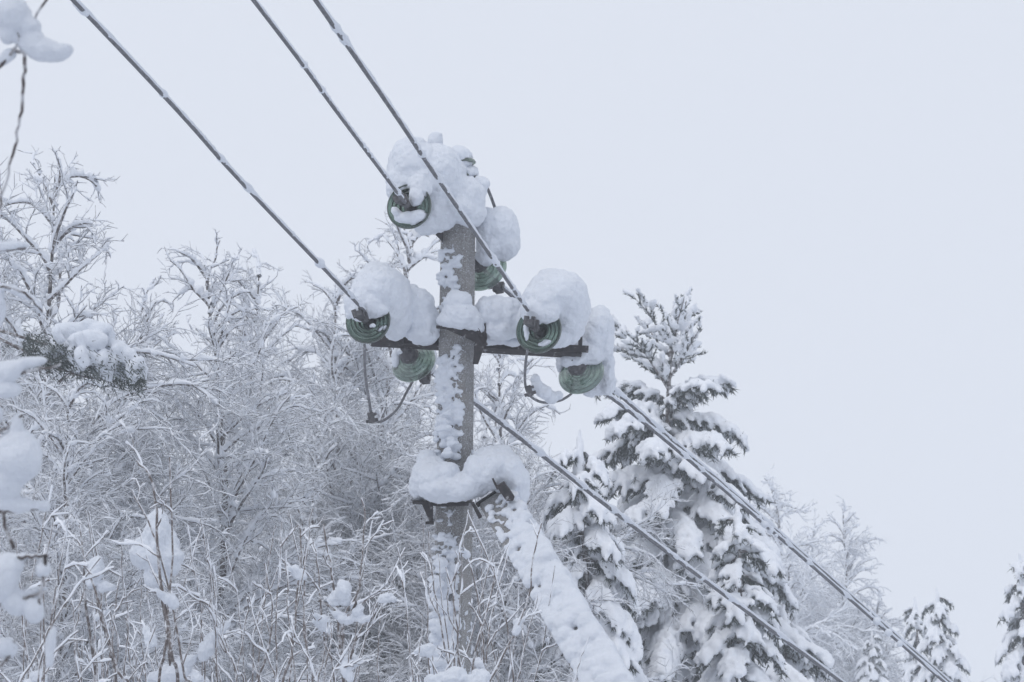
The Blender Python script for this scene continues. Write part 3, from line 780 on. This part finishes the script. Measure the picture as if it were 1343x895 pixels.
# ================================================================== CONIFERS
def conifer(H, W, seed, nb=90, open_top=0.0, lump=.075, vox=.03, prof=1.0, visible=1.0, needle_n=26, gap=.0, droop=.10):
    """H metres of crown from tip down; W half width at the bottom"""
    global rng
    rng = np.random.default_rng(seed)
    K = 12; z = np.linspace(0, H, K)
    tr = np.stack([.06 * np.sin(z), .06 * np.cos(z * 1.3), z], -1)[None]
    tv = tubes(tr, (.014 * (H - z) + .012)[None], 8)
    cen, rad, ax, nee, twg = [], [], [], [], []
    for i in range(nb):
        u = ((i + rng.uniform(0, .8)) / nb) ** .82 * visible + .012               # 0 tip, 1 bottom
        zz = H * (1 - u)
        az = i * 2.399 + rng.normal() * .25
        L = W * (u ** prof) * rng.uniform(.75, 1.13) * (1 + .08 * math.sin(u * 21 + az)) + .12
        if u < open_top: L *= rng.uniform(.6, 1.3)
        out = np.array([math.cos(az), math.sin(az), 0]); side = np.array([-math.sin(az), math.cos(az), 0])
        e0 = np.interp(u, [0, open_top, open_top + .04, open_top + .2, 1], [1.6, 1.0 if open_top else .9, .35, .05, -.12]); kk = 9
        d = norm(out + np.array([0, 0, e0])); p = np.array([.06 * math.sin(zz), .06 * math.cos(zz * 1.3), zz]); pts = [p]
        for k in range(kk - 1):
            p = p + d * L / (kk - 1); pts.append(p); d = norm(d + np.array([0, 0, -droop * (1 if u > open_top else .2)]) + rng.normal(size=3) * .05)
        pts = np.array(pts); twg.append(pts)
        nt_ = max(3, int(L / .085))
        for j in range(nt_):
            t = (j + .7) / nt_; q = t * (kk - 1); a = min(int(q), kk - 2); base = pts[a] + (pts[a + 1] - pts[a]) * (q - a); dd = norm(pts[a + 1] - pts[a])
            for sgn in (-1, 1, 0):
                if sgn == 0 and rng.random() < .3: continue
                if u < open_top and (sgn == 0 or rng.random() < .45): continue
                l = (.16 + .34 * L * (1 - t) * rng.uniform(.5, 1)) * (1 if sgn else .6)
                l = min(l, .6)
                fd = norm(dd * rng.uniform(.6, 1.1) + side * sgn * rng.uniform(.5, 1) + np.array([0, 0, rng.uniform(-.95, -.1)]))
                if u < open_top: fd = norm(fd + np.array([0, 0, rng.uniform(.3, 1.0)]))
                n = max(2, int(l / .075)); f0 = base.copy(); ff = fd.copy()
                tp = [f0.copy()]
                for m in range(n):
                    f0 = f0 + ff * l / n; tp.append(f0.copy()); ff = norm(ff + np.array([0, 0, -.22 if u > open_top else .03]) + rng.normal(size=3) * .07)
                    if gap and rng.random() < gap: continue
                    r = lump * rng.uniform(.45, 1.1) * (1.15 - .5 * m / n) * (np.interp(u, [0, .15, .5], [.55, .75, 1]) if not (u < open_top) else .72)
                    s2 = norm(np.cross(ff, [0, 0, 1.0])); u2 = np.cross(s2, ff)
                    cen.append(f0 + np.array([0, 0, r * (.75 if u > open_top else .35)])); rad.append([r * rng.uniform(1.1, 1.8), r * .85, r * .62]); ax.append([ff, s2, u2])
                tp = np.array(tp)
                nn = int(needle_n * l / .3) + 6
                w = rng.uniform(0, len(tp) - 1.001, nn); wi = w.astype(int); b0 = tp[wi] + (tp[wi + 1] - tp[wi]) * (w - wi)[:, None]
                nd = norm(ff * .7 + rng.normal(size=(nn, 3)) * .6 + np.array([0, 0, -.45 if u > open_top else .1]))
                nee.append(np.stack([b0 - np.array([0, 0, .01]), b0 + nd * (rng.uniform(.05, .11, nn) * (.6 if u < open_top else 1))[:, None]], 1))
    for q in range(9):                             # the snowed-up leading shoot
        zz = H + .03 - q * .055; rr = (.028 if open_top else .034) + q * (.002 if open_top else .008)
        cen.append(np.array([.06 * math.sin(zz) + rng.normal() * .008, .06 * math.cos(zz * 1.3) + rng.normal() * .008, zz])); rad.append([rr, rr, rr * 1.3]); ax.append(np.eye(3))
    v, f = blobs(cen, rad, ax, 1, .1)
    sn = fuse('snow', v, f, vox, 1, ((.12, .05), (.05, .03)))
    nee = np.concatenate(nee)
    side = norm(np.cross(nee[:, 1] - nee[:, 0], rng.normal(size=(len(nee), 3))))
    wd = rng.uniform(.006, .013, len(nee))[:, None]
    nv = np.stack([nee[:, 0] - side * wd, nee[:, 0] + side * wd, nee[:, 1]], 1).reshape(-1, 3); nf = np.arange(len(nv)).reshape(-1, 3)
    nm = make_mesh('needles', nv, nf, False)
    tw = tubes(np.array(twg), np.repeat(np.linspace(.018, .005, 9)[None], len(twg), 0), 4)
    trunk = make_mesh('trunk', *merge([tv, tw]))
    return dict(trunk=(trunk, 'bark'), needles=(nm, 'needle'), snow=(sn, 'frost'), H=H, tip=(.06 * math.sin(H), .06 * math.cos(H * 1.3), H))

def stand(pr, label, px, d, H_real=None, rot=0, name='spruce_tree', cat='spruce', group=None, s=1.0, sxy=None):
    """crown tip at px; a bare lower trunk reaches down to the ground below the crown"""
    T = P(*px, d); H = pr['H'] * s
    t = thing(name, label, cat, (T[0], T[1], T[2] - H), group)
    t.rotation_euler = (0, 0, rot); t.scale = ((sxy or s), (sxy or s), s)
    gz = float(ground_z(0, T[1]))
    low = max(.3, (T[2] - H - gz + .2)) / s
    if 'low' not in pr or abs(pr['lowlen'] - low) > .02:
        pr['low'] = make_mesh('lower_trunk', *tubes(np.array([[[0, .06, .02], [0, 0, -low * .5], [0, 0, -low]]]), np.array([[.014 * pr['H'] + .012, .014 * pr['H'] + .05, .014 * pr['H'] + .09]]), 10)); pr['lowlen'] = low
    link('trunk', pr['trunk'][0], M['bark'], t); link('lower_trunk', pr['low'], M['bark'], t)
    nd = link('needles', pr['needles'][0], M['needle'], t); link('snow', pr['snow'][0], M['frost'], nd)
    return t

BIG = conifer(6.6, 2.25, 4, 120, open_top=.17, lump=.088, vox=.024, prof=.55, needle_n=36, droop=.14, gap=.09)
stand(BIG, 'largest conifer, heavy with snow, its open top right of the cross arm', (880, 402), 30, rot=.5, name='pine_tree', cat='conifer')
SM = conifer(5.0, 1.0, 9, 90, lump=.094, vox=.023, prof=.5, needle_n=22, droop=.17, gap=.05)
SN = conifer(5.0, .92, 31, 76, lump=.09, vox=.024, prof=.62, needle_n=24, droop=.20, gap=.12)
stand(SM, 'narrow snowy spruce between the brace and the largest conifer', (768, 572), 23, rot=1.2, sxy=.78)
stand(SN, 'narrow spruce thick with snow standing in front of the largest conifer', (962, 668), 25, rot=3.0, s=.9)
stand(SM, 'taller of the two little spruces at the lower right', (1233, 774), 42, rot=.2, s=1.05, sxy=.8)
stand(SN, 'shorter of the two little spruces at the lower right', (1200, 788), 44, rot=2.2, s=1.1, sxy=.8)
stand(SN, 'spruce at the right edge of the photo', (1332, 730), 38, rot=4.2, s=1.25, sxy=1.0)
stand(SM, 'hazy little spruce low under the twin wires', (1143, 828), 58, rot=5.2, s=.9, sxy=.7)
stand(SM, 'low snowy spruce at the right of the largest conifer foot', (1030, 800), 29, rot=1.9, s=.9)
stand(SM, 'dark spruce glimpsed through birch twigs left of the pole', (487, 600), 33, rot=.9, s=1.3, sxy=1.0)
stand(SM, 'snowy spruce glimpsed low through the birches at the left', (165, 640), 31, rot=.1, s=1.3, sxy=1.6)
stand(SM, 'dark spruce glimpsed behind the foot of the brace', (655, 700), 30, rot=2.9, s=1.2, sxy=1.3)
stand(SN, 'dark spruce behind the highest left birch', (30, 420), 24, rot=2.0, s=1.3, sxy=1.25)
stand(SM, 'low spruce behind the central left birch', (330, 660), 34, rot=4.0, s=1.3, sxy=1.6)

# ================================================================== SHRUBS IN FRONT
def shrub(label, px0, d, stems, pads, seed, name='shrub', group='leafless saplings in front of the pole', r=.0052, side=3, hgt=(250, 60), spread=60):
    """stems: list of [(x,y),...] photo traces or an int for random ones"""
    global rng
    rng = np.random.default_rng(seed)
    base = P(px0, 1000, d); gz = float(ground_z(0, base[1])); o = np.array([base[0], base[1], gz])
    lines = []
    if isinstance(stems, int):
        for k in range(stems):
            x0 = px0 + rng.normal() * spread * .6; top = rng.uniform(*sorted((895 - hgt[0], 895 - hgt[1]))); lean = rng.normal() * 40
            dd = d + rng.uniform(-.5, .5)
            lines.append([(x0 + lean * q * q + rng.normal() * 3 - 10 * math.sin(q * 3 + k), 1010 + (top - 1010) * q, dd) for q in (0, .35, .7, 1)])
    else:
        for s in stems: lines.append([(x, y, d) for x, y in s])
    L = []
    for s in lines:
        p = [P(*q) for q in s]
        # carry the foot down into the snow
        foot = p[0].copy(); foot = np.array([foot[0] * .88 + o[0] * .12, o[1] + rng.normal() * .1, gz - .05])
        L.append(smoothline([foot] + p, 26))
    L = np.array(L)
    L += np.cumsum(rng.normal(size=L.shape) * .0035, 1)
    w = np.linspace(1.15, .45, 26)[None] * r * .8 * rng.uniform(.8, 1.2, (len(L), 1))
    tw, _, _, _ = grow(L[:, 8:], side, (.25, .95), lambda p, t: p * .2 * (1.2 - t) + .06, (.5, 1.0), 6, .04, .16, up0=.2)
    t2, _, _, _ = grow(tw, 2, (.3, .95), lambda p, t: p * .5, (.4, .9), 4, .02, .14)
    t = thing(name, label, 'shrub', o, group)
    link('stems', make_mesh('stems', *merge([tubes(L - o, w, 6), tubes(tw - o, np.repeat(np.linspace(.0038, .0022, 6)[None], len(tw), 0), 4), tubes(t2 - o, np.repeat(np.linspace(.0028, .002, 4)[None], len(t2), 0), 3)])), M['shoot'], t)
    parts = []
    for pts, rb, rs in ((L[:, 8:], .005, .0055), (tw, .0028, .0056), (t2, .002, .0036)):
        c, q = coat(pts, np.full(pts.shape[:2], rb), np.full(pts.shape[:2], rs), .6, .3); parts.append(tubes(c - o, q, 5))
    sm = make_mesh('frost', *merge(parts)); link('frost', sm, M['frost'], t)
    cs, rs_, ax = [], [], []
    # pillows of snow in the forks
    for k in range(max(1, pads // 6)):
        i = rng.integers(0, len(tw)); R = rng.uniform(.016, .034); n = rng.integers(3, 5)
        for m in range(n):                     # tapering from the fork outwards, lying on the twig
            dv = norm(tw[i, m + 1] - tw[i, m]); sv = norm(np.cross(dv, [0, 0, 1.0])); u = np.cross(sv, dv)
            for q_ in (0, .5):
                q = R * (1.15 - .8 * (m + q_) / n) * rng.uniform(.8, 1.15); a = tw[i, m] + (tw[i, m + 1] - tw[i, m]) * q_
                cs.append(a + np.array([0, 0, q * .55]) + rng.normal(size=3) * q * .15); rs_.append([q * 1.5, q * .85, q * .95]); ax.append([dv, sv, u])
    if cs:
        v, f = blobs(cs, rs_, ax, 2)
        link_pieces('snow_pad', fuse('snow_pad', v - o, f, .007, 2, ((.05, .035), (.02, .012))), M['snow'], t)
    return t

# traced saplings
shrub('slender sapling with a long stem curving up in front of the brace', 640, 10.5, [[(575, 1010), (640, 900), (690, 800), (703, 735), (712, 690)], [(610, 1000), (625, 880), (650, 775), (652, 725)]], 4, 41, r=.0075, side=2)
shrub('sapling with two thin twigs crossing the foot of the pole', 600, 10.6, [[(595, 1000), (582, 850), (568, 780), (560, 700)], [(612, 1000), (605, 860), (596, 780), (588, 740)], [(640, 1000), (632, 860), (625, 780), (608, 715)]], 7, 42, r=.006, side=2)
shrub('forked sapling with snow pads in its crotch, left of the lower pole', 452, 10.8, [[(455, 1000), (452, 880), (452, 810), (470, 770), (476, 700), (473, 660)], [(452, 1000), (448, 850), (442, 770), (430, 690)], [(458, 1000), (455, 860), (490, 805)]], 12, 43, r=.008, side=3)
shrub('sapling with tall bare shoots standing under the left insulators', 385, 10.5, [[(360, 1000), (378, 850), (386, 750), (384, 680)], [(410, 1000), (400, 850), (396, 780), (392, 720)], [(440, 1000), (425, 840), (415, 760), (408, 710)], [(330, 1000), (350, 860), (358, 800), (350, 740)]], 8, 44, r=.007)
shrub('sapling with the biggest snow pad, left of the central birch trunk', 215, 9.6, [[(232, 1000), (228, 850), (214, 740), (206, 640), (186, 612)], [(200, 1000), (216, 850), (224, 760), (215, 600)], [(250, 1000), (236, 880), (205, 720), (168, 640)], [(175, 1000), (160, 880), (135, 800), (115, 730), (112, 690)]], 10, 45, r=.0085)
shrub('sapling of straight thin shoots at the foot of the central birch', 280, 10.0, [[(280, 1010), (282, 880), (276, 780), (270, 700)], [(320, 1000), (310, 880), (285, 840), (280, 740)], [(255, 1010), (268, 900), (262, 800), (245, 690)]], 8, 46)
shr = [(60, 9.0, 7, 14, 'dense low sapling clump at the lower left corner'), (140, 10.2, 7, 12, 'thicket of upright shoots right of the lower left corner'), (190, 12, 7, 12, 'thicket behind the sapling with the biggest snow pad'),
       (330, 11.4, 8, 12, 'thicket of bare shoots at the bottom between the birch and the forked sapling'), (400, 9.8, 7, 12, 'low clump of shoots at the bottom centre left'),
       (500, 11.6, 8, 12, 'thicket of shoots at the bottom just left of the pole'), (550, 10.2, 5, 12, 'low snow covered clump at the very foot of the pole, left'),
       (630, 12.6, 8, 12, 'thicket of shoots filling the gap between pole and brace'), (690, 11.0, 5, 10, 'few low shoots at the foot of the brace')]
for i, (x, d, n, p, lab) in enumerate(shr):
    shrub(lab, x, d, n + (4 if x < 480 else 0), p, 60 + i, side=1, hgt=(230 if x > 100 else 260, 30), spread=55)

def pad_group(label, px0, d, bl, twigs, twig_r=.006, name='snowy_branch'):
    base = P(px0[0], px0[1], d); t = thing(name, label, 'branch', base, 'blurred snowy twigs close to the camera')
    L = [smoothline([P(x, y, d) for x, y in tw], 24) for tw in twigs]
    L = np.array(L) - base
    L[:, 1:-1] += rng.normal(size=L[:, 1:-1].shape) * .0012
    link('twigs', make_mesh('twigs', *tubes(L, np.repeat(np.linspace(twig_r, twig_r * .6, 24)[None], len(L), 0), 6)), M['bark'], t)
    cen, rad, ax = [], [], []
    for px, py, rx, ry, *a in bl:
        th = math.radians(a[0]) if a else 0; g = d / FPX
        cen.append(P(px, py, d + .01) - base); rad.append([rx * g, ry * g, min(rx, ry) * g * 1.2]); ax.append([RT * math.cos(th) + UP * math.sin(th), -RT * math.sin(th) + UP * math.cos(th), FW])
    v, f = blobs(cen, rad, ax, 3, .03)
    link_pieces('snow_pad', fuse('snow_pad', v, f, .0045 if d < 8 else .007, 3, ((.05, .016), (.015, .006)) if d < 8 else ((.10, .06), (.04, .025), (.014, .008))), M['snow'], t)
    return t
pad_group('forked twig bearing a long snow pad in the upper left corner', (-40, 140), 5.0,
          [(15, 20, 26, 26), (38, 35, 18, 14), (60, 66, 32, 15, -12), (40, 55, 20, 14), (84, 65, 12, 9), (8, 75, 16, 8, 45), (12, 45, 14, 14)],
          [[(-60, 150), (0, 88), (28, 50), (64, -4)], [(20, -20), (22, 20), (25, 55)], [(34, 62), (30, 120), (22, 180), (10, 230), (-6, 290)], [(20, 66), (30, 68), (70, 62)]], .0042)
pad_group('branch tip with a flat snow bar at the left edge under the sky', (-60, 330), 6.0,
          [(-5, 325, 42, 7, 2), (20, 322, 18, 6), (-10, 376, 30, 6, -5), (25, 384, 22, 6, -25), (48, 398, 12, 5, -60), (-6, 400, 12, 34)],
          [[(-80, 340), (-20, 332), (34, 326)], [(-80, 380), (-10, 376), (30, 384), (56, 410)]], .004)
pad_group('near twigs heaped with broad snow pads at the left edge, middle height', (-60, 560), 5.2,
          [(2, 488, 36, 14, 8), (40, 476, 26, 8, 10), (8, 512, 20, 12), (22, 600, 32, 38), (8, 625, 24, 30), (22, 566, 10, 22), (38, 592, 15, 22), (20, 662, 34, 11), (50, 663, 16, 8), (-8, 545, 10, 18)],
          [[(-40, 510), (0, 498), (28, 490), (80, 478)], [(18, 720), (5, 680), (8, 630), (18, 560)], [(-40, 560), (0, 565), (30, 545)], [(-50, 668), (0, 672), (50, 668)]], .0042)
pad_group('near twig with a drooping snow pad in the lower left corner', (-60, 760), 4.8,
          [(-2, 760, 28, 32), (18, 790, 16, 18), (40, 775, 26, 5, 8), (12, 740, 20, 16), (56, 745, 10, 12), (35, 730, 22, 5, 0), (5, 850, 16, 14), (45, 800, 12, 20), (66, 850, 7, 30, -10)],
          [[(-40, 730), (20, 732), (60, 728)], [(-40, 900), (5, 870), (20, 840)], [(-60, 800), (10, 790), (60, 776)], [(60, 728), (56, 760), (50, 800)]], .004)
# loose clumps low down, nearer than the birches, that read as big pads
def far_pads(label, d, items, name='snowy_branch'):
    for lab, bl, tw in items: 
        base = P(bl[0][0], bl[0][1], d)
        pad_group(lab, (bl[0][0], bl[0][1] + 20), d, bl, tw, .007)
far_pads('', 10.0, [
    ('broad shield shaped snow pad on a sapling fork in the left thicket', [(205, 715, 24, 34), (190, 725, 18, 22), (222, 728, 18, 26), (205, 755, 16, 16), (205, 690, 12, 16)], [[(232, 1000), (222, 860), (210, 760), (206, 700)]]),
    ('mushroom shaped snow pad on two thin stalks at the left', [(121, 740, 16, 10), (128, 748, 11, 12), (136, 768, 20, 7, -5), (120, 765, 8, 10)], [[(135, 1000), (125, 880), (112, 790), (110, 745)], [(160, 1000), (150, 880), (128, 790), (122, 745)]]),
    ('snow pad folded in a fork left of the lower pole', [(440, 803, 16, 7, -35), (455, 812, 12, 8), (452, 780, 9, 14), (470, 800, 9, 12, -50), (475, 812, 14, 5, 20)], [[(450, 1000), (450, 880), (451, 815)], [(451, 815), (435, 798), (418, 788)], [(451, 815), (465, 795), (474, 760)]]),
    ('round snow mound at the very foot of the pole', [(590, 888, 24, 12), (575, 892, 18, 10), (628, 890, 14, 14), (612, 892, 16, 8)], [[(600, 1000), (595, 950), (590, 900)]]),
    ('snow pad on a stub at the bottom centre left', [(228, 880, 24, 14), (245, 868, 16, 8, 20), (258, 860, 12, 5, 25), (214, 890, 18, 10)], [[(250, 1000), (240, 940), (232, 880)]]),
])
# the dark spruce bough with thick snow, left
def bough():
    global rng
    rng = np.random.default_rng(77); d = 14.5; o = P(60, 480, d)
    cs, rs_, tws = [], [], []
    for px, py, rx, ry in ((115, 440, 34, 16), (140, 432, 24, 14), (95, 452, 26, 14), (150, 455, 18, 12), (120, 465, 10, 14), (135, 485, 14, 18), (160, 478, 12, 14), (172, 492, 18, 8), (145, 470, 12, 14), (105, 475, 10, 12), (185, 494, 8, 5), (70, 455, 16, 12)):
        for q in range(5):
            cs.append(P(px + rng.normal() * rx * .4, py + rng.normal() * ry * .4, d + rng.normal() * .06) - o); g = d / FPX * rng.uniform(.55, .85); rs_.append([rx * g, ry * g * .9, ry * g])
    for k in range(26):
        x = rng.uniform(62, 190); y = 445 + (x - 60) * .30 + rng.uniform(-16, 8); n = rng.integers(3, 6); zz = rng.normal() * .1; r0 = rng.uniform(5, 8.5)
        for m in range(n):
            cs.append(P(x + m * rng.uniform(1.5, 3.5), y + m * 5.5, d - .06 + zz) - o); g = d / FPX * r0 * (1.1 - .12 * m); rs_.append([g, g, g * 1.2])
    v, f = blobs(cs, rs_, None, 2)
    t = thing('spruce_bough', 'dark needled bough under thick snow lobes in front of the left edge birch', 'branch', o)
    link('snow', fuse('snow', v, f, .014, 2, ((.06, .025),)), M['snow'], t)
    nee = []
    for q in range(3800):
        x = rng.uniform(30, 190); y = 450 + (x - 40) * .24 + rng.normal() * 9 + rng.uniform(-4, 22); b = P(x, y, d + rng.normal() * .12) - o
        e = b + norm(np.array([rng.normal() * .6 + .5, rng.normal() * .5, -.7 + rng.normal() * .4])) * rng.uniform(.02, .055); nee.append([b, e])
    nee = np.array(nee); side = norm(np.cross(nee[:, 1] - nee[:, 0], rng.normal(size=(len(nee), 3)))) * .004
    nv = np.stack([nee[:, 0] - side, nee[:, 0] + side, nee[:, 1]], 1).reshape(-1, 3)
    link('needles', make_mesh('needles', nv, np.arange(len(nv)).reshape(-1, 3), False), M['needle'], t)
    tw = np.array([smoothline([P(-30, 425, d), P(60, 452, d), P(120, 470, d), P(190, 497, d)], 12), smoothline([P(-10, 440, d), P(50, 470, d), P(100, 492, d), P(150, 500, d)], 12)]) - o
    link('twigs', make_mesh('twigs', *tubes(tw, np.repeat(np.linspace(.010, .005, 12)[None], 2, 0), 5)), M['bark'], t)
bough()
haze()
tot = sum(len(o.data.polygons) for o in bpy.data.objects if o.type == 'MESH'); print('objects', len(bpy.data.objects), 'polys', tot)
